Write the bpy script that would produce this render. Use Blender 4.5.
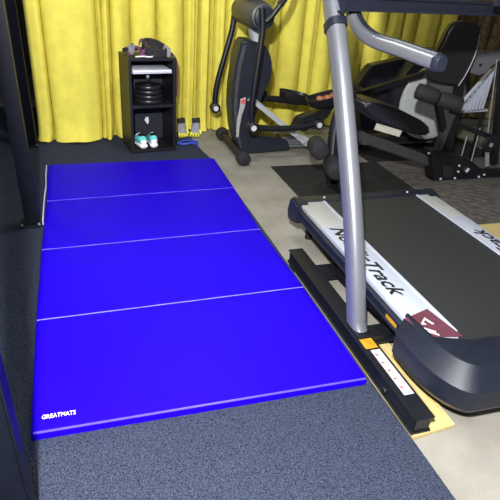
import bpy, bmesh, math, random
from mathutils import Vector, Matrix
random.seed(7)
S = bpy.context.scene
COL = S.collection
for o in list(bpy.data.objects): bpy.data.objects.remove(o)

# ------------------------------------------------------------------ camera
F, PITCH, YAW, ROLL = 507.61, .5186, .3501, .0854
CAM = Vector((.2413, -1.2521, 1.4236))
cy, sy, cp, sp = math.cos(YAW), math.sin(YAW), math.cos(PITCH), math.sin(PITCH)
FW = Vector((sy*cp, cy*cp, -sp)); RT0 = Vector((cy, -sy, 0)); UP0 = RT0.cross(FW)
RT = RT0*math.cos(ROLL) + UP0*math.sin(ROLL); UP = -RT0*math.sin(ROLL) + UP0*math.cos(ROLL)
cd = bpy.data.cameras.new('camera'); cam = bpy.data.objects.new('camera', cd); COL.objects.link(cam)
cd.sensor_width = 36; cd.lens = F/500*36; cd.clip_start = .02
M3 = Matrix((RT, UP, -FW)).transposed()
cam.matrix_world = Matrix.Translation(CAM) @ M3.to_4x4()
S.camera = cam

# ------------------------------------------------------------------ light and exposure
W = bpy.data.worlds.new('world'); S.world = W; W.use_nodes = True
W.node_tree.nodes['Background'].inputs[0].default_value = (.85, .92, 1, 1)
W.node_tree.nodes['Background'].inputs[1].default_value = .06
LAMPS = [((.05, -1.25, 2.0), 520, .05), ((1.1, 1.97, 2.40), 38, .06)]   # two bare ceiling bulbs: position, watts, radius
S.view_settings.view_transform = 'Standard'; S.view_settings.look = 'None'
S.view_settings.gamma = 1; S.view_settings.use_curve_mapping = False
S.view_settings.exposure = .75

# ------------------------------------------------------------------ pixel -> point on a known plane
def ray(u, v): return FW + RT*((u-250)/F) + UP*((250-v)/F)
def pz(u, v, z=0.): d = ray(u, v); return CAM + d*((z-CAM.z)/d.z)
def py(u, v, y): d = ray(u, v); return CAM + d*((y-CAM.y)/d.y)
def px(u, v, x): d = ray(u, v); return CAM + d*((x-CAM.x)/d.x)

# ------------------------------------------------------------------ materials
MATS = {}
def mat(name, col, rough=.5, metal=0., var=.12, scale=30., bump=0., bscale=200., spec=.5, coat=0., col2=None, detail=3.):
    if name in MATS: return MATS[name]
    m = bpy.data.materials.new(name); m.use_nodes = True; nt = m.node_tree; N = nt.nodes; L = nt.links
    b = N['Principled BSDF']; b.inputs['Roughness'].default_value = rough; b.inputs['Metallic'].default_value = metal
    b.inputs['Specular IOR Level'].default_value = spec; b.inputs['Coat Weight'].default_value = coat
    tc = N.new('ShaderNodeTexCoord'); nz = N.new('ShaderNodeTexNoise')
    nz.inputs['Scale'].default_value = scale; nz.inputs['Detail'].default_value = detail
    L.new(tc.outputs['Object'], nz.inputs['Vector'])
    rp = N.new('ShaderNodeValToRGB'); rp.color_ramp.elements[0].position = .32; rp.color_ramp.elements[1].position = .68
    c2 = col2 or tuple(min(1, c*(1+var)) for c in col); c1 = col if col2 else tuple(c*(1-var) for c in col)
    rp.color_ramp.elements[0].color = (*c1, 1); rp.color_ramp.elements[1].color = (*c2, 1)
    L.new(nz.outputs['Fac'], rp.inputs['Fac']); L.new(rp.outputs['Color'], b.inputs['Base Color'])
    if bump:
        n2 = N.new('ShaderNodeTexNoise'); n2.inputs['Scale'].default_value = bscale; n2.inputs['Detail'].default_value = 2
        L.new(tc.outputs['Object'], n2.inputs['Vector'])
        bp = N.new('ShaderNodeBump'); bp.inputs['Strength'].default_value = bump; bp.inputs['Distance'].default_value = .004
        L.new(n2.outputs['Fac'], bp.inputs['Height']); L.new(bp.outputs['Normal'], b.inputs['Normal'])
    MATS[name] = m; return m
def tweak(m, fn): fn(m.node_tree, m.node_tree.nodes, m.node_tree.links, m.node_tree.nodes['Principled BSDF'])

# concrete: broad mottling plus fine grain, pale scuffs
concrete = mat('concrete', (.185, .17, .14), .8, col2=(.255, .24, .205), scale=5, bump=.35, bscale=60, detail=8)
carpet_m = mat('carpet pile', (.002, .003, .006), 1., col2=(.058, .070, .112), scale=250, bump=.8, bscale=300, spec=.1, detail=2)
for e_, p_ in zip([n for n in carpet_m.node_tree.nodes if n.type == 'VALTORGB'][0].color_ramp.elements, (.30, .70)): e_.position = p_
rubber = mat('rubber', (.012, .012, .013), .75, var=.3, bump=.3, spec=.3)
vinyl = mat('blue vinyl', (.010, .0004, .45), .5, var=.05, scale=6, bump=.10, bscale=14, spec=.05)
seam_m = mat('pale piping', (.22, .20, .80), .5)
white_ink = mat('white ink', (.7, .7, .72), .5, var=.03)
yellow = mat('yellow curtain cloth', (.66, .58, .088), .85, var=.07, scale=12, bump=.3, bscale=500, spec=.15)
brown_cloth = mat('brown patterned cloth', (.10, .07, .035), .95, col2=(.22, .16, .08), scale=28, bump=.3, bscale=400, spec=.1)
black_p = mat('black plastic', (.008, .0085, .011), .42, var=.2, bump=.08, bscale=500)
navy_p = mat('dark navy plastic', (.010, .012, .021), .40, var=.15, bump=.06, bscale=600)
hood_m = mat('hood plastic', (.008, .010, .018), .42, var=.12, bump=.05, bscale=700, spec=.4)
black_metal = mat('black powder coat', (.006, .0065, .009), .38, var=.2, bump=.06, bscale=500)
navy_metal = mat('navy black rig paint', (.0035, .0045, .009), .5, var=.2, bump=.05, bscale=400, spec=.25)
silver = mat('silver paint', (.17, .175, .195), .36, .45, var=.04, scale=8, bump=.02, bscale=300)
chrome = mat('bright zinc', (.62, .62, .63), .35, .2, var=.05)
rail_white = mat('white rail', (.36, .385, .45), .5, var=.03, scale=10)
rail_grey = mat('pale grey rail', (.30, .30, .285), .55, var=.04, scale=12)
belt_m = mat('treadmill belt', (.014, .0148, .0155), .6, var=.2, scale=60, bump=.5, bscale=420)
maroon = mat('maroon decal', (.10, .03, .045), .45, var=.06)
amber = mat('amber decal', (.42, .22, .012), .45, var=.15, scale=40)
pine = mat('pine board', (.42, .31, .11), .6, col2=(.52, .42, .19), scale=9, bump=.15)
def _grain(nt, N, L, b):
    nz = [n for n in N if n.type == 'TEX_NOISE'][0]; mp = N.new('ShaderNodeMapping'); mp.inputs['Scale'].default_value = (9, .7, 9)
    tc = [n for n in N if n.type == 'TEX_COORD'][0]; L.new(tc.outputs['Object'], mp.inputs['Vector']); L.new(mp.outputs['Vector'], nz.inputs['Vector'])
tweak(pine, _grain)
cardboard = mat('cardboard', (.36, .23, .12), .8, var=.12)
dark_wood = mat('black laminate', (.006, .006, .008), .45, var=.2, bump=.05)
navy_board = mat('dark backboard', (.011, .012, .019), .6, var=.15)
foam = mat('black foam', (.008, .008, .009), .8, var=.2, bump=.35, bscale=350)
pad_m = mat('black vinyl pad', (.009, .009, .010), .45, var=.2, bump=.15, bscale=260)
grey_disc = mat('grey flywheel plastic', (.42, .43, .43), .5, var=.05)
teal = mat('teal mesh', (.12, .52, .52), .8, var=.15, bump=.3)
shoe_white = mat('white rubber sole', (.80, .80, .78), .6, var=.04)
purple = mat('purple strap', (.16, .045, .12), .7, var=.2)
greyfab = mat('grey webbing', (.22, .22, .25), .8, var=.15)
blackfab = mat('black fabric', (.015, .013, .015), .9, var=.25, bump=.3)
wine_cord = mat('wine cord', (.09, .015, .03), .7, var=.2)
blue_rope = mat('blue rope', (.03, .06, .42), .6, var=.2)
yel_glove = mat('yellow glove cloth', (.75, .70, .06), .8, var=.1)
iron = mat('black cast iron', (.012, .012, .013), .32, var=.25, bump=.1)
paper = mat('pale paper', (.40, .41, .43), .5, var=.03)
wall_m = mat('wall paint', (.12, .115, .11), .9, var=.08, scale=3)
ceil_m = mat('ceiling board', (.2, .2, .195), .95, var=.06, scale=3)
tray_m = mat('brown fruit-like pads', (.34, .12, .05), .7, var=.2)
lamp_m = bpy.data.materials.new('lamp diffuser'); lamp_m.use_nodes = True
lamp_m.node_tree.nodes['Principled BSDF'].inputs['Emission Color'].default_value = (.93, .96, 1, 1)
lamp_m.node_tree.nodes['Principled BSDF'].inputs['Emission Strength'].default_value = 3

# ------------------------------------------------------------------ mesh helpers
def obj(name, bm, m, parent=None, smooth=None, loc=None):
    me = bpy.data.meshes.new(name); bmesh.ops.recalc_face_normals(bm, faces=bm.faces[:]); bm.to_mesh(me); bm.free()
    o = bpy.data.objects.new(name, me); COL.objects.link(o)
    if m: me.materials.append(m)
    if smooth is not None:
        for p in me.polygons: p.use_smooth = True
        try: me.set_sharp_from_angle(angle=math.radians(smooth))
        except Exception: pass
    if parent:
        o.parent = parent
        o.matrix_parent_inverse = Matrix.Translation(-parent.location)
    return o
def tag(o, label, cat, group=None):
    o['label'] = label; o['category'] = cat
    if group: o['group'] = group
    return o
def thing(name, label, cat, loc=(0, 0, 0), group=None):
    o = bpy.data.objects.new(name, None); COL.objects.link(o); o.location = loc; o.empty_display_size = .05
    return tag(o, label, cat, group)
def struct(o): o['kind'] = 'structure'; return o
def B(): return bmesh.new()
def box(bm, x0, x1, y0, y1, z0, z1, bev=0., seg=2):
    r = bmesh.ops.create_cube(bm, size=1)['verts']
    for v in r: v.co = Vector(((x0+x1)/2+v.co.x*(x1-x0), (y0+y1)/2+v.co.y*(y1-y0), (z0+z1)/2+v.co.z*(z1-z0)))
    if bev:
        es = list({e for v in r for e in v.link_edges})
        bmesh.ops.bevel(bm, geom=es, offset=bev, segments=seg, affect='EDGES', profile=.6)
    return bm
def bar(bm, a, b, w, h, up=(0, 0, 1), bev=0., seg=2):
    """square tube from a to b, w across, h along 'up'"""
    a, b, up = Vector(a), Vector(b), Vector(up); d = (b-a); ln = d.length; d.normalize()
    s = d.cross(up).normalized(); u = s.cross(d)
    r = bmesh.ops.create_cube(bm, size=1)['verts']
    for v in r: v.co = (a+b)/2 + d*(v.co.x*ln) + s*(v.co.y*w) + u*(v.co.z*h)
    if bev:
        es = list({e for v in r for e in v.link_edges})
        bmesh.ops.bevel(bm, geom=es, offset=bev, segments=seg, affect='EDGES')
    return bm
def smoothpath(pts, n=8):
    P = [Vector(p) for p in pts]; P = [2*P[0]-P[1]] + P + [2*P[-1]-P[-2]]; out = []
    for i in range(1, len(P)-2):
        for k in range(n):
            t = k/n; a, b, c, d = P[i-1], P[i], P[i+1], P[i+2]
            out.append(.5*((2*b)+(c-a)*t+(2*a-5*b+4*c-d)*t*t+(3*b-a-3*c+d)*t**3))
    out.append(P[-2]); return out
def sweep(bm, path, sec, ref=(0, 1, 0), scale=None):
    """sweep a closed 2D section (list of (s,t)) along path; 'ref' stays the s axis"""
    rings = []; ref = Vector(ref); n = len(path)
    for i, p in enumerate(path):
        d = (path[min(i+1, n-1)] - path[max(i-1, 0)]).normalized()
        s = (ref - d*ref.dot(d)).normalized(); t = d.cross(s); k = scale[i] if scale else 1
        rings.append([bm.verts.new(p + s*(a*k) + t*(b*k)) for a, b in sec])
    m = len(sec)
    for i in range(n-1):
        for j in range(m): bm.faces.new((rings[i][j], rings[i][(j+1) % m], rings[i+1][(j+1) % m], rings[i+1][j]))
    bm.faces.new(rings[0][::-1]); bm.faces.new(rings[-1]); return bm
def circ(r, n=12, r2=None): return [(r*math.cos(6.28318*i/n), (r2 or r)*math.sin(6.28318*i/n)) for i in range(n)]
def rrect(w, h, r, n=3):
    o = []
    for cx_, cy_, a0 in ((w/2-r, h/2-r, 0), (-w/2+r, h/2-r, 90), (-w/2+r, -h/2+r, 180), (w/2-r, -h/2+r, 270)):
        for k in range(n+1):
            a = math.radians(a0+90*k/n); o.append((cx_+r*math.cos(a), cy_+r*math.sin(a)))
    return o
def tube(bm, pts, r, n=10, ref=(0, 1, .01), sm=0):
    path = smoothpath(pts, sm) if sm else [Vector(p) for p in pts]
    return sweep(bm, path, circ(r, n), ref)
def cyl(bm, a, b, r, n=20, bev=0.):
    a, b = Vector(a), Vector(b); d = (b-a).normalized(); ref = Vector((0, 0, 1)) if abs(d.z) < .9 else Vector((1, 0, 0))
    if bev:
        ln = (b-a).length; path = [a, a+d*bev*.3, a+d*bev, b-d*bev, b-d*bev*.3, b]; sc = [1-bev/r, 1-.3*bev/r, 1, 1, 1-.3*bev/r, 1-bev/r]
    else: path = [a, b]; sc = None
    rings = []; s = d.cross(ref).normalized(); t = d.cross(s)
    for i, p in enumerate(path):
        k = r*(sc[i] if sc else 1)
        rings.append([bm.verts.new(p + s*(k*math.cos(6.28318*j/n)) + t*(k*math.sin(6.28318*j/n))) for j in range(n)])
    for i in range(len(path)-1):
        for j in range(n): bm.faces.new((rings[i][j], rings[i][(j+1) % n], rings[i+1][(j+1) % n], rings[i+1][j]))
    bm.faces.new(rings[0][::-1]); bm.faces.new(rings[-1]); return bm
def prism(bm, pts, ext, bev=0., seg=2):
    """polygon (3D points) extruded by vector ext"""
    ext = Vector(ext); a = [bm.verts.new(Vector(p)) for p in pts]; b = [bm.verts.new(Vector(p)+ext) for p in pts]; n = len(pts)
    fs = [bm.faces.new(a[::-1]), bm.faces.new(b)]
    for i in range(n): fs.append(bm.faces.new((a[i], a[(i+1) % n], b[(i+1) % n], b[i])))
    bmesh.ops.recalc_face_normals(bm, faces=fs)
    if bev:
        es = list({e for v in a+b for e in v.link_edges})
        bmesh.ops.bevel(bm, geom=es, offset=bev, segments=seg, affect='EDGES')
    return bm
def lathe(bm, prof, c, axis=(0, 0, 1), n=24):
    c = Vector(c); ax = Vector(axis).normalized(); ref = Vector((1, 0, 0)) if abs(ax.x) < .9 else Vector((0, 0, 1))
    s = ax.cross(ref).normalized(); t = ax.cross(s); rings = []
    for r, h in prof:
        rings.append([bm.verts.new(c+ax*h+s*(r*math.cos(6.28318*j/n))+t*(r*math.sin(6.28318*j/n))) for j in range(n)])
    for i in range(len(prof)-1):
        for j in range(n): bm.faces.new((rings[i][j], rings[i][(j+1) % n], rings[i+1][(j+1) % n], rings[i+1][j]))
    bm.faces.new(rings[0][::-1]); bm.faces.new(rings[-1]); return bm
def text_mesh(name, body, size, frame, m, parent, shear=0., bold=0., align='LEFT', sx=1.):
    """flat lettering; frame = (origin, right, up, normal)"""
    cu = bpy.data.curves.new(name, 'FONT'); cu.body = body; cu.size = size; cu.shear = shear; cu.offset = bold; cu.align_x = align
    cu.extrude = .0003; cu.resolution_u = 2
    t = bpy.data.objects.new(name+'_src', cu); COL.objects.link(t); bpy.context.view_layer.update()
    me = bpy.data.meshes.new_from_object(t.evaluated_get(bpy.context.evaluated_depsgraph_get()))
    bpy.data.objects.remove(t); bpy.data.curves.remove(cu)
    o, r, u, n = [Vector(v) for v in frame]
    for v in me.vertices: c = v.co.copy(); v.co = o + r*(c.x*sx) + u*c.y + n*(c.z+.0006)
    me.name = name; me.materials.clear(); me.materials.append(m)
    ob = bpy.data.objects.new(name, me); COL.objects.link(ob)
    ob.parent = parent; ob.matrix_parent_inverse = Matrix.Translation(-parent.location)
    return ob

# ================================================================== SETTING
f = B(); box(f, -3.2, 5.2, -5.4, 6., -.1, 0); struct(obj('floor', f, concrete))
f = B(); box(f, -3.2, 5.2, -5.4, 6., 2.6, 2.7); struct(obj('ceiling', f, ceil_m))
for nm, a in (('wall_left', (-3.3, -3.2, -5.4, 6)), ('wall_right', (5.2, 5.3, -5.4, 6)), ('wall_front', (-3.2, 5.2, -5.5, -5.4)), ('wall_back', (-3.2, 5.2, 6, 6.1))):
    f = B(); box(f, *a, 0, 2.6); struct(obj(nm, f, wall_m))

# carpet: laid roll with an edge along x = 1.255
f = B()
edge = [(1.256, -3.1), (1.256, -.5), (1.252, 0), (1.25, 1.2), (1.24, 2.45), (1.20, 2.75), (1.19, 2.95), (1.18, 3.12)]
prism(f, [(-2.6, -3.1, .0)] + [(x, y, .0) for x, y in edge] + [(.6, 3.16, 0), (0., 4.15, 0), (-2.6, 4.2, 0)], (0, 0, .009))
tag(obj('carpet', f, carpet_m), 'dark blue-grey flecked carpet under the blue mat, edge beside the treadmill', 'carpet')

# ceiling bulbs (above the frame, they light the room)
for i, (p, wts, rad) in enumerate(LAMPS):
    t = thing('ceiling_lamp', ['bare bulb lamp hanging on a cord above the near end of the carpet', 'bare bulb lamp hanging near the ceiling above the blue mat'][i], 'lamp', (p[0], p[1], 2.6))
    h = p[2]
    f = B(); lathe(f, [(.055, 2.57), (.06, 2.58), (.06, 2.6)], (p[0], p[1], 0)); obj('ceiling_rose', f, shoe_white, t)
    f = B(); cyl(f, (p[0], p[1], h+.16), (p[0], p[1], 2.575), .005, 8); obj('lamp_cord', f, black_p, t)
    f = B(); lathe(f, [(.02, h+.10), (.026, h+.11), (.022, h+.17)], (p[0], p[1], 0)); obj('socket', f, shoe_white, t)
    f = B(); lathe(f, [(.015, h+.075), (.024, h+.08), (.02, h+.10)], (p[0], p[1], 0)); obj('bulb_neck', f, lamp_m, t)
    ld = bpy.data.lights.new('lamp_light', 'POINT'); ld.shadow_soft_size = rad; ld.energy = wts; ld.color = (.97, .98, 1)
    lo = bpy.data.objects.new('lamp_light', ld); COL.objects.link(lo); lo.location = p; lo.parent = t
    lo.matrix_parent_inverse = Matrix.Translation(-t.location)

# ================================================================== BLUE FOLDING MAT
MZ = .05
rows = [((30, 432.5), (367.5, 377)), ((35.6, 320), (304, 286.3)), ((41, 249.5), (260.5, 228.6)), ((46.3, 200.8), (234.5, 187.2)), ((48.3, 164.5), (214.3, 157.7))]
R3 = [(pz(*a, MZ), pz(*b, MZ)) for a, b in rows]
mat_t = thing('folding_mat', 'bright blue vinyl folding exercise mat with four panels lying on the carpet', 'mat', (.61, 1.2, .009))
def matpanel(i):
    (a0, b0), (a1, b1) = R3[i], R3[i+1]; bm = B(); nx, ny = 26, 16; z0 = .0095
    g = .0022
    def top(s, t):
        p = (a0.lerp(b0, s)).lerp(a1.lerp(b1, s), t)
        e = min(s*1.22, (1-s)*1.22); q = min(t*.62, (1-t)*.62)
        drop = lambda d, r: 0 if d > r else r-math.sqrt(max(0, r*r-(r-d)**2))
        z = MZ - drop(e, .014)*.9 - drop(q, .012 if (i == 0 and t < .5) or (i == 3 and t > .5) else .007)*.85
        # slack vinyl: slow hollows, wrinkles near the left hinges
        z += .0014*math.sin(5*p.x+3*i)*math.sin(6*p.y+i)*min(1, e/.08)*min(1, q/.05)
        w = math.exp(-((p.x-.12)/.16)**2)*(.0035 if i == 2 else .0014 if i == 1 else .0008)*min(1, q/.06)*min(1, e/.03)
        z += w*math.sin(26*(p.x+.55*p.y)+i)
        return Vector((p.x, p.y, z))
    def uu(k, n):   # denser rows near the borders
        s = k/n; return .5-.5*math.cos(math.pi*s) if True else s
    V = [[bm.verts.new(top(uu(j, nx), uu(k, ny))) for j in range(nx+1)] for k in range(ny+1)]
    for k in range(ny):
        for j in range(nx): bm.faces.new((V[k][j], V[k][j+1], V[k+1][j+1], V[k+1][j]))
    ring = [V[0][j] for j in range(nx+1)] + [V[k][nx] for k in range(1, ny+1)] + [V[ny][j] for j in range(nx-1, -1, -1)] + [V[k][0] for k in range(ny-1, 0, -1)]
    bot = [bm.verts.new((v.co.x, v.co.y, z0)) for v in ring]; n = len(ring)
    for k in range(n): bm.faces.new((ring[k], ring[(k+1) % n], bot[(k+1) % n], bot[k]))
    bm.faces.new(bot[::-1])
    o = obj('panel', bm, vinyl, mat_t, smooth=50); return o
for i in range(4): matpanel(i)
for i in (1, 2, 3):     # pale stitched hinge between the panels
    a, b = R3[i]; f = B(); n = 14
    P = [Vector((*(a.lerp(b, .004+.992*k/n)).xy, MZ-.0035+.0006*math.sin(k*2.1+i))) for k in range(n+1)]
    sweep(f, P, [(-.0028, -.006), (.0028, -.006), (.0028, .0012), (0, .002), (-.0028, .0012)], (0, 1, 0))
    obj('hinge_seam', f, seam_m, mat_t)
a, b = R3[0]; f = B(); n = 16     # added strip along the near edge, its bright blue paints the edge highlight
sweep(f, [Vector((*(a.lerp(b, .006+.988*k/n)).xy, MZ-.0085))+Vector((.001, .0015, 0)) for k in range(n+1)], circ(.0042, 6), (0, 1, 0)); obj('edge_highlight', f, mat('bright blue edge highlight', (.09, .06, .75), .35, spec=.6), mat_t)
# white hook-and-loop flap along the far left edge
f = B()
sp_ = [pz(u, v, z) for u, v, z in ((47.6, 166, .047), (46.8, 176, .044), (47.2, 186, .047), (45.6, 197, .046), (45.2, 203, .043), (44.4, 214, .045), (44, 222, .04))]
sweep(f, [p+Vector((-.006, 0, -.004)) for p in sp_], [(-.0025, -.014), (.0025, -.014), (.0025, .012), (-.0025, .012)], (1, 0, 0))
obj('fastener_strip', f, mat('pale hook strip', (.55, .55, .85), .6), mat_t)
# printed name, near left corner
o0 = pz(41.5, 419.5, MZ+.0006); o1 = pz(75.5, 414.2, MZ+.0006); rr = (o1-o0); wtxt = rr.length; rr.normalize(); uu_ = Vector((0, 0, 1)).cross(rr)
tm = text_mesh('printed_name', 'GREATMATS', .026, (o0, rr, uu_, (0, 0, 1)), white_ink, mat_t, bold=.0002)
xs = [(v.co-o0).dot(rr) for v in tm.data.vertices]; k = wtxt/(max(xs)-min(xs))
for v in tm.data.vertices: v.co += rr*((v.co-o0).dot(rr)*(k-1)) ; v.co.z = max(v.co.z, MZ+.0012)

# ================================================================== TREADMILL
DZ = .24
tmill = thing('treadmill', 'silver and black treadmill with white side rails beside the blue mat', 'treadmill', (1.86, .45, 0))
def T(u, v, z=DZ): return pz(u, v, z)
XL0, XL1, XR0, XR1 = 1.398, 1.560, 2.180, 2.305
YF, YN = 1.165, .085
# deck frame: side beams below the rails
for x in (XL0+.012, XR1-.012):
    f = B(); bar(f, (x, -.1, .188), (x, 1.2, .188), .046, .05, bev=.010); obj('side_beam', f, navy_p, tmill, 40)
f = B(); box(f, XL0+.04, XR1-.04, -.1, 1.17, .15, .222); obj('deck_board', f, black_p, tmill)
f = B(); box(f, XL1-.01, XR0+.01, -.2, 1.2, .222, .236, .004); obj('running_belt', f, belt_m, tmill)
ysplit = [pz(335, 231, DZ).y, pz(455, 214, DZ).y]
for k, (x0, x1, xi) in enumerate(((XL0, XL1, XL1-.016), (XR1, XR0, XR0+.016))):
    lo, hi = min(x0, xi), max(x0, xi); ys = .86
    f = B(); box(f, lo, hi, -.08, ys, .215, DZ, .006); obj('foot_rail', f, rail_white, tmill, 40)
    f = B(); box(f, lo, hi, ys, YF, .215, DZ, .006); obj('foot_rail_end', f, rail_grey, tmill, 40)
    lo, hi = min(xi, x1), max(xi, x1)
    f = B(); box(f, lo, hi, -.05, YF, .222, DZ+.003, .003); obj('rail_lip', f, rail_white, tmill, 40)
# brand lettering on both rails
def fit_text(t, o, r, length):
    xs = [(v.co-o).dot(r) for v in t.data.vertices]; k = length/max(xs)
    for v in t.data.vertices: v.co += r*((v.co-o).dot(r)*(k-1))
oL = Vector((XL0+.036, .845, DZ)); rL = Vector((0, -1, 0)); uL = Vector((1, 0, 0))
te = pz(407, 290, DZ).y-.035
t1 = text_mesh('rail_lettering', 'NordicTrack', .105, (oL, rL, uL, (0, 0, 1)), black_p, tmill, shear=.3, bold=.0022); fit_text(t1, oL, rL, .845-te)
ye = pz(474, 229, DZ).y
oR = Vector((XR1-.022, ye-(.845-te), DZ)); rR = Vector((0, 1, 0)); uR = Vector((-1, 0, 0))
t2 = text_mesh('rail_lettering', 'NordicTrack', .105, (oR, rR, uR, (0, 0, 1)), black_p, tmill, shear=.3, bold=.0022); fit_text(t2, oR, rR, .845-te)
# tail bar with end caps and roller bolts
f = B(); box(f, XL0+.05, XR1-.05, YF-.004, YF+.075, .15, .246, .012); obj('tail_bar', f, navy_p, tmill, 40)
for s, x in ((-1, XL0), (1, XR1)):
    f = B(); xa, xb = (x-.03, x+.055) if s < 0 else (x-.055, x+.03)
    prism(f, [(xa, YF-.05, .13), (xa, YF+.07, .10), (xa, YF+.095, .16), (xa, YF+.07, .25), (xa, YF, .255), (xa, YF-.05, .235)], (xb-xa, 0, 0), .012)
    c = obj('end_cap', f, navy_p, tmill, 40)
    f = B(); cyl(f, (x-s*.09, YF+.0, .0), (x-s*.09, YF+.0, .16), .022, 14); obj('rubber_foot', f, rubber, c)
    f = B(); cyl(f, (x-s*.17, YF+.03, .246), (x-s*.17, YF+.03, .252), .006, 8); obj('roller_bolt', f, chrome, c)
# floor frame: long foot tubes, cross tubes
def foot_tube(x, parent):
    f = B(); bar(f, (x, -.285, .055), (x, .905, .055), .070, .070, bev=.006); return obj('foot_tube', f, black_metal, parent, 40)
XB = 1.291
fl = foot_tube(XB, tmill); fr = foot_tube(2*1.852-XB, tmill)
for x in (XB, 2*1.852-XB):
    f = B(); box(f, x-.034, x+.034, .82, .895, 0, .02); obj('rubber_pad', f, rubber, fl if x == XB else fr)
for y in (.705, .195):
    f = B(); bar(f, (XB+.03, y, .062), (2*1.852-XB-.03, y, .062), .058, .045, bev=.008); obj('cross_tube', f, black_metal, tmill, 40)
f = B(); box(f, XB-.026, XB+.030, .085, .145, .0912, .0918); w = obj('warning_sticker', f, amber, fl)
f = B(); box(f, XB-.012, XB+.030, -.175, .075, .0912, .0918); w = obj('instruction_label', f, paper, fl)
for k in range(5):
    f = B(); box(f, XB-.006, XB+.008, -.14+.045*k, -.132+.045*k, .0919, .0923); obj('label_mark', f, mat('red print', (.6, .07, .05), .5), w)
f = B(); cyl(f, (XB-.034, -.10, .05), (XB-.05, -.10, .05), .014, 12, .004); obj('foot_bolt', f, black_metal, fl)
# amber sticker on the side beam by the hood
f = B(); box(f, XL0-.0125, XL0-.0115, .09, .17, .168, .21); obj('amber_sticker', f, amber, tmill)
# diagonal lift arm below the deck
f = B(); bar(f, (XL0+.03, .66, .085), (XL0+.03, .05, .15), .03, .045); obj('lift_arm', f, black_metal, tmill)
# uprights
pp = [(356.5, 329), (356, 300), (354.5, 250), (352, 204), (347, 140), (340.5, 68), (334.5, 18), (331, -12)]
XP = 1.300
path = smoothpath([px(u, v, XP) for u, v in pp], 5); path[0] = Vector((XP, .2, .06))
for dx in (0, 2*1.852-2*XP):
    f = B(); sweep(f, [p+Vector((dx, 0, 0)) for p in path], rrect(.070, .092, .030, 4), (1, 0, 0)); up_ = obj('upright', f, silver, tmill, 50)
    f = B(); box(f, XP+dx-.038, XP+dx+.038, path[0].y-.05, path[0].y+.06, .0905, .10, .003); obj('foot_collar', f, black_metal, up_, 40)
    ci = min(range(len(path)), key=lambda i: abs(path[i].z-1.215)); d = (path[ci+1]-path[ci]).normalized()
    f = B(); sweep(f, [path[ci]+Vector((dx, 0, 0))-d*.012, path[ci]+Vector((dx, 0, 0))+d*.02], rrect(.084, .106, .034, 4), (1, 0, 0)); obj('collar', f, navy_p, up_, 40)
    f = B(); e = path[-1]; sweep(f, [e+Vector((dx, 0, 0)), e+Vector((dx, .1, .16))], rrect(.074, .1, .032, 4), (1, 0, 0)); obj('upper_sleeve', f, rail_grey, up_, 50)
# handrails
hp = [px(u, v, 1.385) for u, v in ((343, -45), (346, -20), (350, 5), (357, 26), (372, 40), (398, 49), (420, 57), (437, 63))]
path = smoothpath(hp, 5)
for dx in (0, 2*(1.852-1.385)):
    f = B(); P = [p+Vector((dx, 0, 0)) for p in path]; sweep(f, P, rrect(.046, .048, .016, 3), (1, 0, 0)); h = obj('handrail', f, silver, tmill, 50)
    f = B(); sweep(f, [p+Vector((.016 if dx == 0 else -.016, 0, 0)) for p in P[:-1]], rrect(.030, .060, .013, 3), (1, 0, 0)); obj('grip_cover', f, navy_p, h, 50)
    d = (P[-1]-P[-2]).normalized(); f = B(); sweep(f, [P[-1]-d*.002, P[-1]+d*.018, P[-1]+d*.026], rrect(.048, .056, .018, 3), (1, 0, 0), [1, 1, .8]); obj('end_plug', f, navy_p, h, 50)
# console between the uprights
CY = path[-1].y-.13 if False else .88
cb = py(372, 11, CY)
z0 = cb.z
f = B(); bar(f, (XP, CY-.04, z0+.031), (2*1.852-XP, CY+.20, z0+.031), .065, .062, bev=.012); obj('cross_bar', f, navy_p, tmill, 40)
con = B(); prism(con, [(1.50, CY-.03, z0+.10), (1.50, CY+.02, z0+.09), (1.50, CY+.17, z0+.37), (1.50, CY+.11, z0+.39)], (.70, 0, 0), .012)
co = obj('console', con, navy_p, tmill, 40)
for k, (xa, xb) in enumerate(((1.55, 1.70), (1.74, 1.96), (2.0, 2.15))):
    f = B(); bar(f, ((xa+xb)/2, CY+.045, z0+.125), ((xa+xb)/2, CY+.165, z0+.345), xb-xa, .008, up=(0, 1, -.5)); obj('console_panel', f, greyfab if k != 1 else black_p, co)
for x in (1.56, 2.14):
    f = B(); bar(f, (x, CY, z0+.05), (x, CY, z0+.13), .04, .03, up=(0, 1, 0)); obj('console_stem', f, navy_p, co)
# motor hood at the near end
hx0, hx1, yf = 1.345, 2*1.852-1.345, -.318
def ring(inset, cx_, cy_, z, yb, zr=None):
    x0, x1, y0 = hx0+inset, hx1-inset, yf+inset*1.0; P = [(x0, yb)]
    for k in range(0, 10):
        a = k/9*math.pi/2; P.append((x0+cx_*(1-math.cos(a)), y0+cy_*(1-math.sin(a))))
    P.append(((x0+x1)/2, y0-.012))
    P += [(x0+x1-x, y) for x, y in P[-2::-1]]
    P += [(2*1.852-1.437, -.065), (2*1.852-1.56, -.125), (1.56, -.125), (1.437, -.065)]
    return [Vector((x, y, (zr if zr and y > -.07 else z))) for x, y in P]
f = B(); Rg = [ring(.075, .12, .24, .055, .03), ring(.02, .12, .25, .08, .03), ring(.0, .12, .25, .115, .03), ring(.0, .12, .25, .198, .035), ring(.068, .085, .17, .258, .085, .246), ring(.078, .08, .16, .260, .088, .247)]
vr = [[f.verts.new(p) for p in r] for r in Rg]; n = len(vr[0])
for i in range(len(vr)-1):
    for j in range(n): f.faces.new((vr[i][j], vr[i][(j+1) % n], vr[i+1][(j+1) % n], vr[i+1][j]))
f.faces.new(vr[0][::-1]); f.faces.new(vr[-1])
hood = obj('motor_hood', f, hood_m, tmill, 20)
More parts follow.
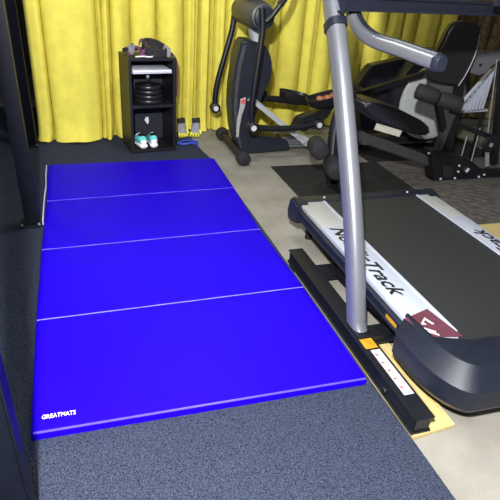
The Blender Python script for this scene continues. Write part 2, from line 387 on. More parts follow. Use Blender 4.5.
# maroon badge plate across the left rail in front of the hood
bd = [pz(u, v, DZ+.0035) for u, v in ((404, 319), (427, 309), (463, 336.5), (432, 337.5), (425, 333))]
f = B(); prism(f, bd, (0, 0, .0012)); bo = obj('badge', f, maroon, tmill)
def badge_poly(pts, nm):
    f = B(); prism(f, [pz(u, v, DZ+.0049) for u, v in pts], (0, 0, .0004)); obj(nm, f, white_ink, bo)
badge_poly([(421, 323.5), (424.5, 317.5), (434.5, 324), (431.5, 324), (425, 319.6), (423.4, 322.6), (426.5, 324.4), (422.5, 324.6)], 'badge_emblem')
for r_ in range(2):
    for k in range(8):
        u0 = 422.5+r_*3.2+k*1.75; v0 = 327.+r_*3.0+k*.55
        badge_poly([(u0, v0), (u0+1.15, v0+.3), (u0+1.45, v0+1.9), (u0+.3, v0+1.6)], 'badge_letter')

# ------------------------------------------------------------------ boards
f = B(); prism(f, [(1.257, -.298, 0), (1.443, -.285, 0), (1.443, .20, 0), (1.257, .20, 0)], (0, 0, .0185), .002)
tag(obj('pine_board', f, pine), 'thin pale pine board under the near end of the treadmill foot', 'board')
f = B(); box(f, 2.64, 3.3, .50, 1.12, 0.0, .012, .002); tag(obj('plywood_sheet', f, pine), 'tan plywood sheet on the floor right of the treadmill', 'board')
# ribbed rubber mats under the bench
def rubber_mat(name, x0, x1, y0, y1, label, m, pitch):
    t = thing(name, label, 'floor mat', ((x0+x1)/2, (y0+y1)/2, 0))
    f = B(); box(f, x0, x1, y0, y1, 0, .008, .002); obj('base_sheet', f, m, t)
    f = B(); nx = int((x1-x0)/pitch); ny = int((y1-y0)/pitch)
    for i in range(nx):
        for j in range(ny):
            x = x0+(i+.5)*pitch; y = y0+(j+.5)*pitch; a = (1 if (i+j) % 2 else -1)*.785; c, s = math.cos(a)*pitch*.42, math.sin(a)*pitch*.42; w = pitch*.11
            q = [(x-c-s*.25, y-s+c*.25), (x+c-s*.25, y+s+c*.25), (x+c+s*.25, y+s-c*.25), (x-c+s*.25, y-s-c*.25)]
            vs = [f.verts.new((p[0], p[1], .0105)) for p in q]; f.faces.new(vs)
            lo = [f.verts.new((x+(p[0]-x)*1.12, y+(p[1]-y)*1.12, .0081)) for p in q]
            for k in range(4): f.faces.new((vs[k], vs[(k+1) % 4], lo[(k+1) % 4], lo[k]))
    o = obj('tread_pattern', f, m, t); o['kind'] = 'stuff'
rub2 = mat('grey-brown rubber', (.045, .042, .038), .8, col2=(.10, .09, .075), scale=20)  # paler grey-brown rubber than the black mats
rubber_mat('rubber_mat', 1.665, 2.62, 1.42, 2.33, 'black treaded rubber mat on the concrete below the elliptical', rubber, .05)
rubber_mat('rubber_mat', 2.625, 3.9, 1.13, 2.33, 'grey-brown treaded rubber mat right of the treadmill tail', rub2, .05)

rubber_mat('rubber_mat', 2.56, 3.9, 2.345, 3.18, 'dark treaded rubber mat added to darken the floor under the rear of the elliptical', rubber, .05)  # added sheet, its black colour makes the floor dark here

# ================================================================== CURTAINS
def curtain(name, m, pts, z1, label, seed, creases, amp=.06, puddle=.03):
    """cloth with broad soft fronts and narrow deep creases at the given x positions"""
    rnd = random.Random(seed); bm = B(); P = smoothpath([(x, y, 0) for x, y in pts], 10); rows_ = 22
    def base(x):
        for a, b in zip(P, P[1:]):
            if b.x >= x: break
        t = (x-a.x)/(b.x-a.x); return a.y+(b.y-a.y)*t
    cols = []                                          # (x, fold index, position in fold)
    E_ = [0, .012, .03, .06, .11, .18, .27, .37, .47, .57, .67, .76, .84, .90, .945, .97, .988]
    for i, (c0, c1) in enumerate(zip(creases, creases[1:])):
        for q in E_: cols.append((c0+(c1-c0)*q, i, q))
    cols.append((creases[-1], len(creases)-2, 1))
    par = [(rnd.uniform(.8, 1.25), rnd.uniform(-1, 1), rnd.uniform(0, 6.28), rnd.uniform(.3, 1)) for _ in creases]
    V = []
    for r in range(rows_+1):
        h = r/rows_; z = .011+(z1-.011)*h**1.35; row = []
        for x, i, q in cols:
            a, sk, ph, lean = par[i]; w = creases[i+1]-creases[i]
            d = min(q, 1-q)*w
            front = min(1, (d/.022))**.45 if d < .022 else 1
            soft = math.sin(math.pi*q)*min(.05, w*.22)*a + .007*math.sin(2*math.pi*q*(1+i % 2)+ph)*min(1, w/.12)
            off = amp*(front-1) + soft*(.75+.5*(1-h))
            xx = x + .012*sk*math.sin(2.2*z+ph)*(1 if 0 < i < len(creases)-2 else .3)
            zz = z
            if h < .16:
                fl = (1-h/.16)**2; off += puddle*(1.8 if x < .6 else 1)*fl*(.5+lean*math.sin(math.pi*q)); xx += .02*fl*sk
                if r == 0: zz += .010*(1+math.sin(9*x+ph))*(.4+.6*math.sin(math.pi*q))
            row.append(bm.verts.new((xx, base(x)-off, zz)))
        V.append(row)
    for r in range(rows_):
        for k in range(len(cols)-1): bm.faces.new((V[r][k], V[r][k+1], V[r+1][k+1], V[r+1][k]))
    o = obj(name, bm, m, smooth=75); return tag(o, label, 'curtain')
curtain('curtain', yellow, [(-.2, 3.09), (.15, 3.09), (.45, 3.13), (.70, 3.25), (1.05, 3.30), (1.4, 3.33), (2.4, 3.38), (4.05, 3.42)], 2.5, 'long yellow cloth curtain hanging in folds behind the elliptical and cube shelf', 4,
        [-.072, .045, .43, .475, .54, .70, .92, 1.15, 1.25, 1.285, 1.385, 1.42, 1.53, 1.74, 2.05, 2.28, 2.42, 2.62, 2.93, 3.15, 3.32, 3.5, 3.75, 3.95])
curtain('curtain', brown_cloth, [(3.2, 3.66), (4.2, 3.64), (5.2, 3.5)], 2.5, 'brown patterned cloth hanging behind the weight bench', 9, [3.3+.115*k+.03*math.sin(k*2.3) for k in range(16)], amp=.04)
f = B(); cyl(f, (-.2, 3.40, 2.54), (5.15, 3.56, 2.54), .016, 10); tag(obj('curtain_rod', f, black_metal), 'black curtain rod above the yellow curtain', 'rod')

# ================================================================== RIG UPRIGHTS (black square steel)
rig = thing('power_rig', 'tall dark square-tube steel rig along the left edge of the mat', 'rig', (-.09, 1.55, 0))
RX = -.066
for k, (x, y) in enumerate(((-.008, -.285), (RX, 1.595), (RX-.066, 2.985))):
    f = B(); bar(f, (x+.004, y, .022), (x-.03, y, 2.32), .076, .076, up=(0, 1, 0), bev=.006); u_ = obj('rig_upright', f, navy_metal, rig, 40)
    f = B(); box(f, x-.06, x+.05, y-.06, y+.05, .0095, .024, .003); obj('foot_plate', f, black_metal, u_)
    for sx_, sy_ in ((-.05, -.05), (.041, -.05)):
        f = B(); cyl(f, (x+sx_, y+sy_, .024), (x+sx_, y+sy_, .032), .007, 8); obj('anchor_bolt', f, greyfab, u_)
for y0, y1, xa, xb in ((-.25, 1.56, -.003, RX), (1.63, 2.96, RX, RX-.066)):
    f = B(); bar(f, (xa-.03, y0, 2.36), (xb-.03, y1, 2.36), .076, .076, bev=.006); obj('cross_beam', f, navy_metal, rig, 40)

# ================================================================== CUBE SHELF
sh = thing('cube_shelf', 'tall black two-cube shelf standing against the yellow curtain', 'shelf', (.8, 2.87, .009))
A = Vector((.622, 2.715, 0)); Bv = Vector((.985, 2.772, 0)); rx = (Bv-A).normalized(); ry = Vector((-rx.y, rx.x, 0)); SW = (Bv-A).length; SD = .29; SH = .735
def sbox(x0, x1, y0, y1, z0, z1, nm, m, parent, bev=.002, smooth=None):
    f = B(); box(f, x0, x1, y0, y1, z0, z1, bev)
    for v in f.verts: v.co = A + rx*v.co.x + ry*v.co.y + Vector((0, 0, v.co.z))
    return obj(nm, f, m, parent, smooth)
def sp3(x, y, z): return A + rx*x + ry*y + Vector((0, 0, z))
th = .022
sbox(0, th, 0, SD, .0095, SH, 'side_panel', dark_wood, sh); sbox(SW-th, SW, 0, SD, .0095, SH, 'side_panel', dark_wood, sh)
sbox(th, SW-th, 0, SD, SH-th, SH, 'top_panel', dark_wood, sh); sbox(th, SW-th, 0, SD, .012, .012+th, 'bottom_panel', dark_wood, sh)
sbox(th, SW-th, 0, SD, .365, .365+th, 'middle_shelf', dark_wood, sh); sbox(th, SW-th, SD-.012, SD, .034, SH-th, 'back_panel', navy_board, sh)
sbox(th, SW-th, .04, SD-.012, .613, .619, 'upper_ledge', dark_wood, sh)
f = B()
prism(f, [*[sp3(.03+x_, SD-.013, z_-.075) for x_, z_ in ((.158, .27), (.170, .292), (.19, .295), (.196, .265), (.188, .232), (.172, .245))]], -ry*.0012)
obj('white_sticker', f, white_ink, sh)
f = B(); prism(f, [sp3(.14, .0385, 0.596), sp3(.155, .0385, 0.610), sp3(.17, .0385, 0.596), sp3(.155, .0385, 0.579)], -ry*.001); obj('ledge_tag', f, greyfab, sh)
# silver flat case on the upper ledge
t = thing('flat_case', 'flat pale silver case lying on the upper ledge of the black shelf', 'case', sp3(.18, .15, .619))
sbox(th+.012, SW-th-.006, .012, .24, .6195, .630, 'case_base', mat('silver case', (.55, .57, .62), .4, .2, var=.03), t, .004, 40)
sbox(th+.014, SW-th-.008, .010, .238, .6305, .646, 'case_lid', mat('pale case lid', (.70, .72, .78), .4, var=.03), t, .004, 40)
# stack of four black iron weight plates
for k in range(4):
    c = sp3(.185, .125, .388+k*.0345); R_ = .118-.004*k
    nm = ['lowest black iron weight plate of the stack in the shelf', 'second lowest black iron weight plate of the stack in the shelf', 'third black iron weight plate up the stack in the shelf', 'topmost black iron weight plate of the stack in the shelf'][k]
    f = B(); lathe(f, [(R_*.8, 0), (R_*.97, .003), (R_, .010), (R_, .024), (R_*.97, .030), (R_*.86, .033), (R_*.82, .027), (R_*.36, .027), (R_*.32, .034), (R_*.14, .034)], c, n=28)
    tag(obj('weight_plate', f, iron, smooth=40), nm, 'weight plate', 'weight plates in the cube shelf')
# pair of trainers, toes to the back
def shoe(x, label, tilt):
    o = thing('trainer_shoe', label, 'shoe', sp3(x, .10, .034), 'trainers in the cube shelf')
    def loft(rings, nm, m, par):
        f = B(); vr = []
        for yy, zz, w, h, zc in rings:
            vr.append([f.verts.new(sp3(x+tilt*(yy-.02)+w*math.cos(a), yy, .0345+zc+h*math.sin(a))) for a in [6.28318*i/14 for i in range(14)]])
        for i in range(len(vr)-1):
            for j in range(14): f.faces.new((vr[i][j], vr[i][(j+1) % 14], vr[i+1][(j+1) % 14], vr[i+1][j]))
        f.faces.new(vr[0][::-1]); f.faces.new(vr[-1]); return obj(nm, f, m, par, 60)
    loft([(.012, 0, .022, .012, .024), (.02, 0, .032, .022, .024), (.06, 0, .034, .022, .023), (.13, 0, .034, .018, .019), (.19, 0, .042, .015, .016), (.235, 0, .036, .012, .016), (.252, 0, .018, .008, .018)], 'sole', shoe_white, o)
    loft([(.020, 0, .018, .020, .066), (.028, 0, .030, .036, .066), (.06, 0, .033, .042, .064), (.10, 0, .034, .045, .06), (.15, 0, .037, .034, .047), (.20, 0, .039, .024, .036), (.238, 0, .024, .012, .028)], 'upper', teal, o)
    loft([(.016, 0, .012, .014, .052), (.019, 0, .024, .020, .052), (.022, 0, .026, .022, .055)], 'heel_tab', shoe_white, o)
    loft([(.035, 0, .016, .006, .103), (.05, 0, .026, .009, .104), (.085, 0, .026, .009, .102), (.105, 0, .014, .006, .098)], 'collar_lining', black_p, o)
    for k in range(4):
        yy = .115+k*.02; f = B(); zt = .101-.012*k
        tube(f, [sp3(x-.02+tilt*yy, yy, .0345+zt-.006), sp3(x+tilt*yy, yy, .0345+zt+.002), sp3(x+.02+tilt*yy, yy, .0345+zt-.006)], .003, 6); obj('lace', f, shoe_white, o)
shoe(.105, 'left teal and white trainer inside the lower cube', -.1); shoe(.19, 'right teal and white trainer inside the lower cube', .12)
# straps and wraps on top of the shelf
top = SH+.001
t = thing('exercise_wrap', 'black padded exercise wrap with grey ends heaped on the black shelf', 'wrap', sp3(.2, .12, SH))
def ribbon(pts, w, th_, m, nm, par, ref=(0, 0, 1), sm=6):
    f = B(); sweep(f, smoothpath([sp3(*p) for p in pts], sm), [(-w/2, -th_/2), (w/2, -th_/2), (w/2, th_/2), (-w/2, th_/2)], ref); return obj(nm, f, m, par, 50)
ribbon([(.16, .06, .766), (.15, .12, .80), (.19, .17, .822), (.25, .16, .815), (.30, .11, .79), (.31, .06, .767)], .055, .022, blackfab, 'padded_band', t)
ribbon([(.155, .05, .764), (.21, .03, .762), (.27, .035, .763), (.315, .05, .765)], .05, .02, blackfab, 'padded_band', t)
ribbon([(.30, .085, .786), (.322, .05, .77), (.318, .025, .765)], .058, .026, greyfab, 'grey_end', t)
f = B(); lathe(f, [(.03, 0), (.05, .006), (.055, .02), (.045, .035), (.02, .042)], sp3(.225, .10, .76), n=18); obj('padding', f, foam, t, 60)
t = thing('purple_strap', 'purple and grey webbing strap tangled on the left of the shelf top', 'strap', sp3(.08, .12, SH))
ribbon([(.01, .03, .753), (.05, .10, .768), (.10, .14, .79), (.13, .06, .772), (.17, .10, .805), (.16, .18, .835), (.13, .16, .81), (.10, .05, .76), (.13, .01, .753)], .020, .006, purple, 'webbing', t)
ribbon([(.03, .06, .762), (.07, .09, .785), (.08, .15, .80), (.055, .18, .77)], .034, .012, greyfab, 'grey_pad', t)
ribbon([(.06, .02, .742), (.12, .015, .745), (.16, -.0, .744), (.19, .012, .745)], .008, .005, shoe_white, 'pale_cord', t)
ribbon([(.015, .2, .755), (.06, .22, .765), (.12, .2, .772), (.18, .22, .755)], .03, .01, blackfab, 'black_band', t)
f = B(); tube(f, [sp3(.27, .20, .755), sp3(.32, .18, .757), sp3(.36, .12, .752), sp3(SW+.022, .07, .705), sp3(SW+.026, .06, .62), sp3(SW+.022, .06, .50), sp3(SW+.018, .06, .43)], .011, 8, sm=6)
tag(obj('wine_cord', f, wine_cord, smooth=60), 'dark wine red cord hanging down the right side of the shelf', 'cord')
# gloves and blue rope on the floor right of the shelf
def glove(u, v, rz, label):
    c = pz(u, v, .009); t = thing('work_glove', label, 'glove', c, 'gloves beside the cube shelf')
    Rz = Matrix.Rotation(rz, 3, 'Z')
    def at_(x, y, z): return c + Rz @ Vector((x, y, z))
    f = B(); sweep(f, [at_(0, 0, .02), at_(.01, .02, .05), at_(.012, .04, .10), at_(.01, .045, .125)], rrect(.075, .04, .016, 3), Rz @ Vector((1, 0, 0)), [1, 1.1, .85, .9]); obj('palm', f, greyfab, t, 60)
    f = B(); sweep(f, [at_(.012, .042, .11), at_(.008, .05, .15)], rrect(.07, .042, .018, 3), Rz @ Vector((1, 0, 0)), [1, 1.05]); obj('cuff', f, blackfab, t, 60)
    for k in range(4):
        xx = -.027+k*.018; f = B(); tube(f, [at_(xx, 0, .035), at_(xx*1.2, -.018, .022), at_(xx*1.35, -.045+.006*abs(k-1.5), .012)], .0088, 8, sm=4, ref=(1, 0, .1)); obj('finger', f, yel_glove, t, 60)
    f = B(); tube(f, [at_(.035, .02, .06), at_(.052, .0, .045), at_(.054, -.02, .025)], .0095, 8, sm=4, ref=(1, 0, .1)); obj('thumb', f, yel_glove, t, 60)
glove(182, 136.5, .25, 'yellow and grey glove right against the black shelf'); glove(194.5, 136, -.2, 'yellow and grey glove farther from the black shelf')
f = B(); c = pz(188, 143, .017); pts = []
for k in range(44):
    a = k*.43; r = .055+.018*math.sin(k*.9); pts.append((c.x+r*1.25*math.cos(a), c.y+r*.9*math.sin(a), .016+.0025*(k % 7)))
pts += [tuple(pz(196, 144, .016)), tuple(pz(199, 147.5, .016))]
tube(f, pts, .0055, 6, ref=(0, 0, 1), sm=3); tag(obj('blue_rope', f, blue_rope, smooth=60), 'coil of blue rope on the carpet beside the black shelf', 'rope')

# ================================================================== ELLIPTICAL
EY = 2.73
el = thing('elliptical_trainer', 'dark grey elliptical trainer with swinging arms in front of the yellow curtain', 'elliptical', (2.2, EY, 0))
N_ = EY-.12; FAR = EY+.12
# front stabiliser
f = B(); cyl(f, (1.455, 2.43, .052), (1.455, 3.04, .052), .033, 16); st = obj('front_stabiliser', f, black_p, el, 50)
for y in (2.40, 3.03):
    f = B(); cyl(f, (1.452, y-.035, .055), (1.452, y+.045, .055), .055, 20, .012); obj('transport_wheel', f, foam, st, 50)
# main shroud: side silhouette extruded across
sil = [(242, 41), (250, 40), (262, 44), (268, 48), (272.5, 60), (272, 76), (268, 86), (262, 100), (256, 116), (252, 134), (248, 152), (240, 152), (234, 132), (232, 108), (233.5, 85), (237, 60)]
pts = [py(u, v, N_) for u, v in sil]
f = B(); prism(f, pts, (0, .20, 0), .016, 3); shd = obj('shroud', f, navy_p, el, 40)
# raised front cheek along the shroud's leading edge
f = B(); ck = [py(u, v, N_-.004) for u, v in ((243, 45), (246.5, 45), (240.5, 70), (237.5, 95), (237, 120), (241.5, 149), (240, 149), (235, 130), (233.4, 108), (234.8, 85), (238.2, 62))]
prism(f, ck, (0, -.012, 0), .004); obj('front_cheek', f, mat('charcoal plastic', (.04, .04, .045), .45, var=.15), shd, 40)
f = B(); prism(f, [py(u, v, N_-.018) for u, v in ((240.5, 99), (245.8, 97), (245, 106), (241.5, 116), (239.5, 127), (238.5, 137), (236, 137), (237, 120), (239.5, 108))], (0, -.002, 0)); pl = obj('badge_plate', f, mat('silver badge', (.55, .54, .52), .35, .5, var=.35, scale=90), shd)
f = B(); cyl(f, py(243, 101.5, N_-.0195), py(243, 101.5, N_-.0195)+Vector((0, -.003, 0)), .018, 12); obj('badge_emblem', f, mat('red print', (.6, .07, .05), .5), pl)
f = B()
for k in range(5):
    x = 1.70+.016*k; bar(f, (x, N_-.004, .10), (x, N_-.004, .36), .006, .01)
o = obj('shroud_ribs', f, black_p, shd)
# neck and pivot hub
cn = py(246, 40, EY)
f = B(); sweep(f, [Vector((1.63, EY, .80)), Vector((1.575, EY, 1.0)), Vector((1.55, EY, 1.25))], rrect(.12, .10, .04, 4), (0, 1, 0)); obj('neck', f, mat('bright silver', (.42, .43, .45), .4, .2, var=.04), el, 50)
hc = py(257, 16, EY-.05); hz, hxx = 1.075, 1.555
f = B(); lathe(f, [(.05, 0), (.085, .012), (.098, .05), (.105, .27), (.10, .50), (.085, .545), (.05, .56)], (hxx, 2.47, hz), (0, 1, 0), 26); hub = obj('pivot_hub', f, mat('charcoal plastic', (.04, .04, .045), .45), el, 50)
f = B(); cyl(f, (hxx, 2.445, hz), (hxx, 2.472, hz), .075, 22, .008); obj('hub_cap', f, navy_p, hub, 50)
f = B(); cyl(f, (hxx, 2.44, hz), (hxx, 2.46, hz), .03, 14); obj('hub_axle', f, black_p, hub, 50)
# console above the hub
f = B(); prism(f, [(1.46, 2.56, 1.22), (1.62, 2.56, 1.2), (1.70, 2.56, 1.42), (1.66, 2.56, 1.44)], (0, .34, 0), .012); obj('console', f, navy_p, el, 40)
# swinging arms
def arm(pxs, y, r, nm='swing_arm'):
    P = [py(u, v, y) for u, v in pxs]; f = B(); tube(f, P, r, 12, ref=(0, 1, 0), sm=6); return obj(nm, f, black_metal, el, 60), P
a1, P1 = arm([(262, 8), (262.5, 30), (258.5, 60), (254, 90), (251.5, 110), (252.5, 127)], 2.44, .024)
a2, P2 = arm([(235, 10), (232, 30), (225, 55), (218, 80), (215.2, 96), (215, 107.5)], 3.0, .024)
for a_, P, y in ((a1, P1, 2.44), (a2, P2, 3.0)):
    e = P[-1]; f = B(); cyl(f, e+Vector((0, -.035, 0)), e+Vector((0, .035, 0)), .042, 18, .006); j = obj('joint', f, black_p, a_, 50)
    f = B(); cyl(f, e+Vector((0, -.040, 0)), e+Vector((0, -.034, 0)), .022, 14); obj('joint_bolt', f, chrome, j)
a3, P3 = arm([(266, 22), (272, 16), (280, 5), (288, -8), (294, -26)], 2.43, .020, 'handlebar')
f = B(); tube(f, P3[2:], .026, 12, ref=(0, 1, 0), sm=4); obj('foam_grip', f, foam, a3, 60)
a4, P4 = arm([(238, 6), (246, -8), (254, -24)], 3.0, .020, 'handlebar')
# pedal links, near and far
def link(pxs, y, r):
    P = [py(u, v, y) for u, v in pxs]; f = B(); tube(f, P, r, 12, ref=(0, 1, 0), sm=5); return obj('pedal_link', f, black_metal, el, 60), P
l1, Q1 = link([(252.5, 127), (270, 128.5), (295, 128), (317, 123.5)], 2.50, .026)
f = B(); cyl(f, Q1[-1]+Vector((0, -.05, 0)), Q1[-1]+Vector((0, .04, 0)), .04, 18, .006); j = obj('joint', f, black_p, l1, 50)
f = B(); cyl(f, Q1[-1]+Vector((0, -.056, 0)), Q1[-1]+Vector((0, -.049, 0)), .022, 14); obj('joint_bolt', f, chrome, j)
f = B(); P = [py(u, v, 2.53) for u, v in ((294, 130), (300, 119), (313, 114), (328, 109), (335, 106), (328, 118), (316, 124), (306, 132))]; prism(f, P, (0, .11, 0), .008); obj('link_housing', f, black_p, l1, 40)
l2, Q2 = link([(258, 97), (275, 99), (300, 102), (330, 103)], 2.92, .028)
f = B(); lathe(f, [(.03, 0), (.055, .01), (.06, .06), (.03, .08)], py(262, 96, 2.88), (0, 1, 0), 16); obj('joint', f, foam, l2, 50)
def pedal(cu, y, w, ln, tilt, filled):
    c = Vector(cu); f = B(); n = 20; outl = [(ln/2*math.copysign(abs(math.cos(a))**.6, math.cos(a)), w/2*math.copysign(abs(math.sin(a))**.6, math.sin(a))) for a in [6.28318*i/n for i in range(n)]]
    Rt = Matrix.Rotation(tilt, 3, 'Y')
    rings = []
    for s, z in ((.72, -.055), (.95, -.03), (1.05, .03), (1.0, .034), (.92, .0), (.6, -.012)):
        rings.append([f.verts.new(c + Rt @ Vector((a*s, b*s, z))) for a, b in outl])
    for i in range(len(rings)-1):
        for j in range(n): f.faces.new((rings[i][j], rings[i][(j+1) % n], rings[i+1][(j+1) % n], rings[i+1][j]))
    f.faces.new(rings[0][::-1]); f.faces.new(rings[-1]); p = obj('pedal', f, black_p, el, 50)
    for k in range(filled):
        f = B(); a = -.12+.24*k/max(1, filled-1); cc = c + Rt @ Vector((a, .01*(-1)**k, .005)); lathe(f, [(.012, -.014), (.03, -.008), (.036, .006), (.026, .022), (.008, .027)], cc, n=12); obj('tread_knob', f, tray_m, p, 60)
pedal(py(334, 97, 2.56), 2.56, .20, .46, -.22, 5)
pedal(py(294, 96, 2.90), 2.90, .16, .26, .18, 0)
# sloping silver ramp rails with end bracket
for y in (EY-.10, EY+.10):
    f = B(); a, b = py(249, 97, EY-.1), py(303, 141, EY-.1); a.y = b.y = y; bar(f, a, b, .06, .04, up=(0, 0, 1), bev=.006); obj('ramp_rail', f, mat('bright silver', (.42, .43, .45), .4, .2, var=.04), el, 40)
a, b = py(295, 139, EY-.12), py(309, 146, EY-.12)
f = B(); prism(f, [py(u, v, EY-.15) for u, v in ((294, 137), (303, 135.5), (312, 140), (309.5, 147), (305, 146.5), (307, 141), (302, 138.5))], (0, .3, 0), .004); obj('ramp_bracket', f, mat('bright silver', (.42, .43, .45), .4), el, 40)
# base spine
f = B(); prism(f, [py(u, v, EY-.10) for u, v in ((244, 136), (262, 136.5), (288, 140.5), (291, 150), (262, 154), (244, 157))], (0, .2, 0), .015); bs = obj('base_cover', f, navy_p, el, 40)
for v_ in bs.data.vertices: v_.co.z = max(v_.co.z, .012)
f = B(); bar(f, (1.9, EY, .075), (3.5, EY, .075), .085, .07, bev=.02); obj('base_tube', f, silver, el, 50)
f = B(); cyl(f, (3.45, EY-.3, .052), (3.45, EY+.3, .052), .04, 16, .01); obj('rear_stabiliser', f, black_p, el, 50)
# rear drive: pale flywheel disc inside a dark housing, crank arm
fc = Vector((3.28, EY, .43))
f = B(); lathe(f, [(.30, 0), (.40, .02), (.42, .06), (.42, .18), (.39, .22), (.3, .23)], fc+Vector((0.02, -.08, .02)), (0, 1, 0), 40); hs = obj('drive_housing', f, black_p, el, 50)
f = B(); lathe(f, [(.05, -.012), (.30, -.010), (.335, 0), (.34, .012), (.335, .03)], fc+Vector((0, -.115, 0)), (0, 1, 0), 44); dd = obj('crank_disc', f, grey_disc, hs, 40)
f = B(); bar(f, py(348, 97, 2.56), py(424, 74, 2.56), .035, .045, bev=.006); obj('crank_link', f, black_metal, el, 40)
f = B(); prism(f, [py(u, v, EY+.05) for u, v in ((358, 86), (372, 66), (400, 60), (440, 58), (446, 80), (380, 130), (362, 132))], (0, .12, 0), .012); obj('rear_guard', f, navy_p, el, 40)

# ================================================================== WEIGHT BENCH / LEG MACHINE
YB = 1.93
wb = thing('leg_machine', 'black padded leg machine with foam rollers and weight arm on the rubber mats', 'gym machine', (2.85, YB, .0))
f = B(); prism(f, [py(u, v, 1.86) for u, v in ((430.5, 151), (447, 152), (470, 160), (487, 173), (506, 172), (506, 183), (470, 186.5), (438, 188.2), (432, 183))], (0, .10, 0), .006); bpz = obj('base_plate', f, black_metal, wb, 40)
for v_ in bpz.data.vertices: v_.co.z = max(v_.co.z, .0112)
f = B(); prism(f, [py(u, v, 1.856) for u, v in ((443, 165), (452, 166.5), (453.5, 173.5), (451, 177.5), (443, 177))], (0, -.003, 0)); obj('plate_window', f, rubber, bpz)
for u, v in ((427+1.5, 153), (439, 183.5), (453.5, 182), (459, 165.5), (458, 171.5), (477.5, 180), (468, 169.5), (484, 174.5)):
    c = py(u, v, 1.857); c.z = max(c.z, .028); f = B(); cyl(f, c, c+Vector((0, -.008, 0)), .0085, 8); obj('plate_bolt', f, chrome, bpz)
f = B(); c = py(467, 171, 1.85); bar(f, py(466, 172, 1.85), py(469, 168.5, 1.85), .012, .014); obj('plate_latch', f, chrome, bpz)
f = B(); bar(f, py(352, 133, YB), py(437, 164, YB), .07, .062, up=(0, 1, 0), bev=.006); obj('main_tube', f, mat('grey black tube', (.035, .036, .038), .45), wb, 40)
f = B(); bar(f, py(452, 113, YB-.03), py(433, 161, YB-.03), .05, .05, up=(0, 1, 0), bev=.005); obj('seat_post', f, mat('grey black tube', (.035, .036, .038), .45), wb, 40)
a, b = py(374, 111, YB), py(431, 131, YB); d = (b-a).normalized(); u_ = d.cross(Vector((0, 1, 0))); u_ = u_ if u_.z > 0 else -u_
f = B(); prism(f, [py(u, v, 1.82) for u, v in ((366, 103), (377, 102.5), (400, 109.5), (424, 121.5), (432, 130), (430, 136), (419, 136), (395, 130), (372, 120), (364.5, 112))], (0, .26, 0), .018, 3); seat = obj('seat', f, mat('navy black vinyl', (.008, .009, .016), .4, bump=.15), wb, 85)
f = B(); bar(f, py(376, 126.5, YB-.12), py(400, 133.5, YB-.12), .02, .045, up=u_); obj('seat_bracket', f, mat('pale bracket', (.45, .42, .36), .5), wb)
# back pad: tall rounded cushion leaning back
bp_ = [py(u, v, 1.84) for u, v in ((426, 76), (438, 52), (450, 28), (454.5, 22), (470, 21.5), (481, 24), (483.5, 30), (477, 56), (466, 80), (460, 88), (440, 86), (428, 82))]
f = B(); prism(f, bp_, (.02, .09, 0), .024, 3); obj('back_pad', f, pad_m, wb, 50)
f = B(); tube(f, [py(u, v, 1.836) for u, v in ((480, 34), (475, 55), (466, 74), (458.5, 86))], .0035, 6, sm=4, ref=(0, 1, 0)); obj('pad_piping', f, mat('pale piping edge', (.30, .30, .29), .4), wb, 60)
f = B(); bar(f, py(470, 30, 1.97), py(447, 150, 1.97), .06, .06, up=(0, 1, 0), bev=.005); obj('back_post', f, black_metal, wb, 40)
# lower roller pair
r0, r1 = py(416.5, 90.5, 1.92), py(461, 106, 1.78)
for a, b, c_ in ((0, .47, 0), (.5, 1, 1)):
    f = B(); cyl(f, r0.lerp(r1, a), r0.lerp(r1, b), .056, 22, .014); fr_ = obj('foam_roller', f, foam, wb, 50)
d = (r1-r0).normalized(); f = B(); cyl(f, r1-d*.002, r1+d*.012, .014, 12); obj('roller_bolt', f, chrome, fr_)
f = B(); bar(f, r0.lerp(r1, .485)+Vector((0, 0, -.02)), py(447, 150, 1.95), .04, .05, up=(0, 1, 0)); obj('roller_arm', f, black_metal, wb)
# silver gusset behind the pad
f = B(); prism(f, [py(u, v, 2.02) for u, v in ((470, 51), (484, 51), (506, 52), (506, 57), (492, 66), (486, 73), (479, 75.5), (472, 73), (468, 70))], (0, .03, 0), .004); gs = obj('gusset', f, silver, wb, 40)
f = B(); cyl(f, py(480.5, 65, 2.018), py(480.5, 65, 2.018)+Vector((0, -.004, 0)), .012, 12); obj('gusset_hole', f, rubber, gs)
f = B(); bar(f, py(506, 45, 2.06), py(493.5, 163, 2.06), .05, .05, up=(0, 1, 0)); obj('rear_post', f, black_metal, wb)
# pulley and cables
c = py(491, 145, 1.93); f = B(); lathe(f, [(.02, 0), (.062, .004), (.066, .014), (.056, .02), (.066, .026), (.062, .036), (.02, .04)], c, (0, 1, 0), 24); pu = obj('pulley', f, black_p, wb, 40)
f = B(); cyl(f, c+Vector((0, -.004, 0)), c+Vector((0, -.001, 0)), .018, 12); obj('pulley_hub', f, greyfab, pu)
f = B(); bar(f, c+Vector((0, .045, 0)), py(487, 166, 1.96), .03, .014, up=(0, 1, 0)); obj('pulley_bracket', f, greyfab, wb)
for u0, v0, u1, v1 in ((480, 128, 470, 166), (467, 136, 460, 162), (497, 60, 487, 140)):
    f = B(); tube(f, [py(u0, v0, 1.99), py(u1, v1, 1.99)], .005, 6, ref=(0, 1, 0)); obj('cable', f, greyfab, wb)
f = B(); bar(f, py(440, 118, 1.99), py(494, 138, 1.99), .04, .05, up=(0, 1, 0)); obj('cable_beam', f, black_metal, wb)
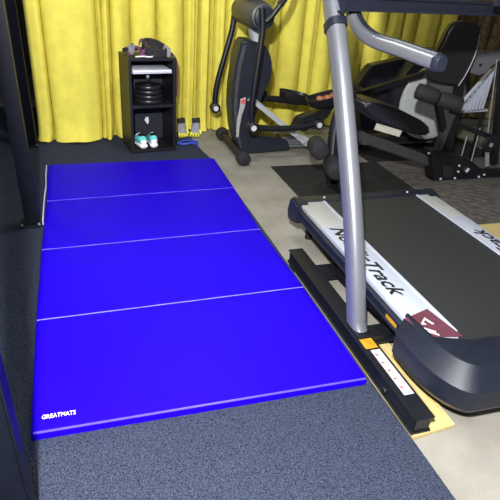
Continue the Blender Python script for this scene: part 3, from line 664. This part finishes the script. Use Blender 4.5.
# leg developer: curved arm with four foam rollers in front of the tube
cp_ = [py(u, v, 1.84) for u, v in ((352, 92), (342, 108), (335.5, 130), (333, 158), (332.5, 187))]
f = B(); P = smoothpath(cp_, 6); P[-1].z = .06; sweep(f, P, rrect(.05, .085, .015, 3), (0, 1, 0)); ld_ = obj('leg_arm', f, black_p, wb, 50)
f = B(); sweep(f, [p+Vector((-.02, -.028, 0)) for p in P[2:18]], [(-.003, -.006), (.003, -.006), (.003, .006), (-.003, .006)], (0, 1, 0)); obj('arm_trim', f, silver, ld_)
f = B(); box(f, 1.97, 2.10, 1.72, 1.96, .0115, .06, .008); obj('arm_foot', f, black_metal, ld_)
f = B(); bar(f, py(346, 108, 1.87), py(356, 133, 1.93), .05, .05, up=(0, 1, 0)); obj('arm_joint', f, black_metal, wb)
for u, v, y in ((318, 148, 1.80), (334, 168, 1.70)):
    c = py(u, v, y); f = B(); cyl(f, c+Vector((-.02, -.09, 0)), c+Vector((.02, .10, .0)), .062, 22, .02); obj('foam_roller', f, foam, wb, 50)
    c = py(u, v, y); f = B(); cyl(f, c+Vector((.02, .10, 0)), c+Vector((.03, .16, .0)), .014, 12); obj('roller_axle', f, chrome, wb, 50)
# white slatted rack leaning behind the machine
wr = thing('slatted_rack', 'white slatted panel leaning behind the leg machine', 'rack', py(470, 118, 2.3))
for k in range(8):
    u0 = 459+k*3.3; f = B(); a = py(u0, 112-k*.4, 2.25); b = py(u0+6.5+k*.9, 104-k*5.3, 2.35); bar(f, a, b, .016, .014, up=(0, 1, 0)); obj('slat', f, rail_white, wr)
f = B(); bar(f, py(455, 112, 2.29), py(487, 110, 2.29), .014, .03, up=(0, 1, 0)); obj('bottom_rail', f, rail_white, wr)
f = B(); bar(f, py(457, 108, 2.31), py(492, 69, 2.36), .014, .03, up=(0, 1, 0)); obj('top_rail', f, rail_white, wr)
for u, v in ((461, 112), (484, 110)):
    a = py(u, v, 2.30); f = B(); bar(f, a, (a.x, a.y, .011), .02, .02, up=(0, 1, 0)); obj('leg', f, black_metal, wr)

# ================================================================== CLUTTER FAR LEFT (seen between the rig posts)
def far_shelf():
    t = thing('storage_rack', 'dark storage rack far behind the rig posts', 'rack', (-.55, 4.75, 0))
    for x in (-1.1, -.28):
        for y in (4.55, 4.95):
            f = B(); bar(f, (x, y, 0.0), (x, y, 1.7), .04, .04, up=(0, 1, 0)); obj('post', f, black_metal, t)
    for z in (.12, .6, 1.08, 1.56):
        f = B(); box(f, -1.12, -.26, 4.52, 4.98, z, z+.03); obj('shelf_board', f, dark_wood, t)
far_shelf()
def carton(x0, x1, y0, y1, z0, z1, m, label):
    t = thing('carton', label, 'box', ((x0+x1)/2, (y0+y1)/2, z0)); f = B(); box(f, x0, x1, y0, y1, z0, z1, .004); obj('carton_body', f, m, t)
    f = B(); box(f, (x0+x1)/2-.025, (x0+x1)/2+.025, y0-.001, y1+.001, z1, z1+.0015); obj('tape', f, greyfab, t)
carton(-.62, -.30, 4.56, 4.94, 1.112, 1.40, mat('pale carton', (.42, .30, .22), .8), 'pale brown carton high on the far storage rack')
carton(-.66, -.34, 4.56, 4.94, .152, .42, cardboard, 'brown carton low on the far storage rack')
carton(-1.05, -.72, 4.56, 4.94, .632, .9, dark_wood, 'black box in the middle of the far storage rack')
for x, z, m, l in ((-.40, .631, chrome, 'small shiny canister on the far storage rack'), (-.5, .631, black_p, 'small black canister on the far storage rack')):
    f = B(); lathe(f, [(.03, 0), (.035, .01), (.035, .13), (.02, .15), (.02, .18)], (x, 4.65, z), n=14); tag(obj('canister', f, m, smooth=40), l, 'canister')
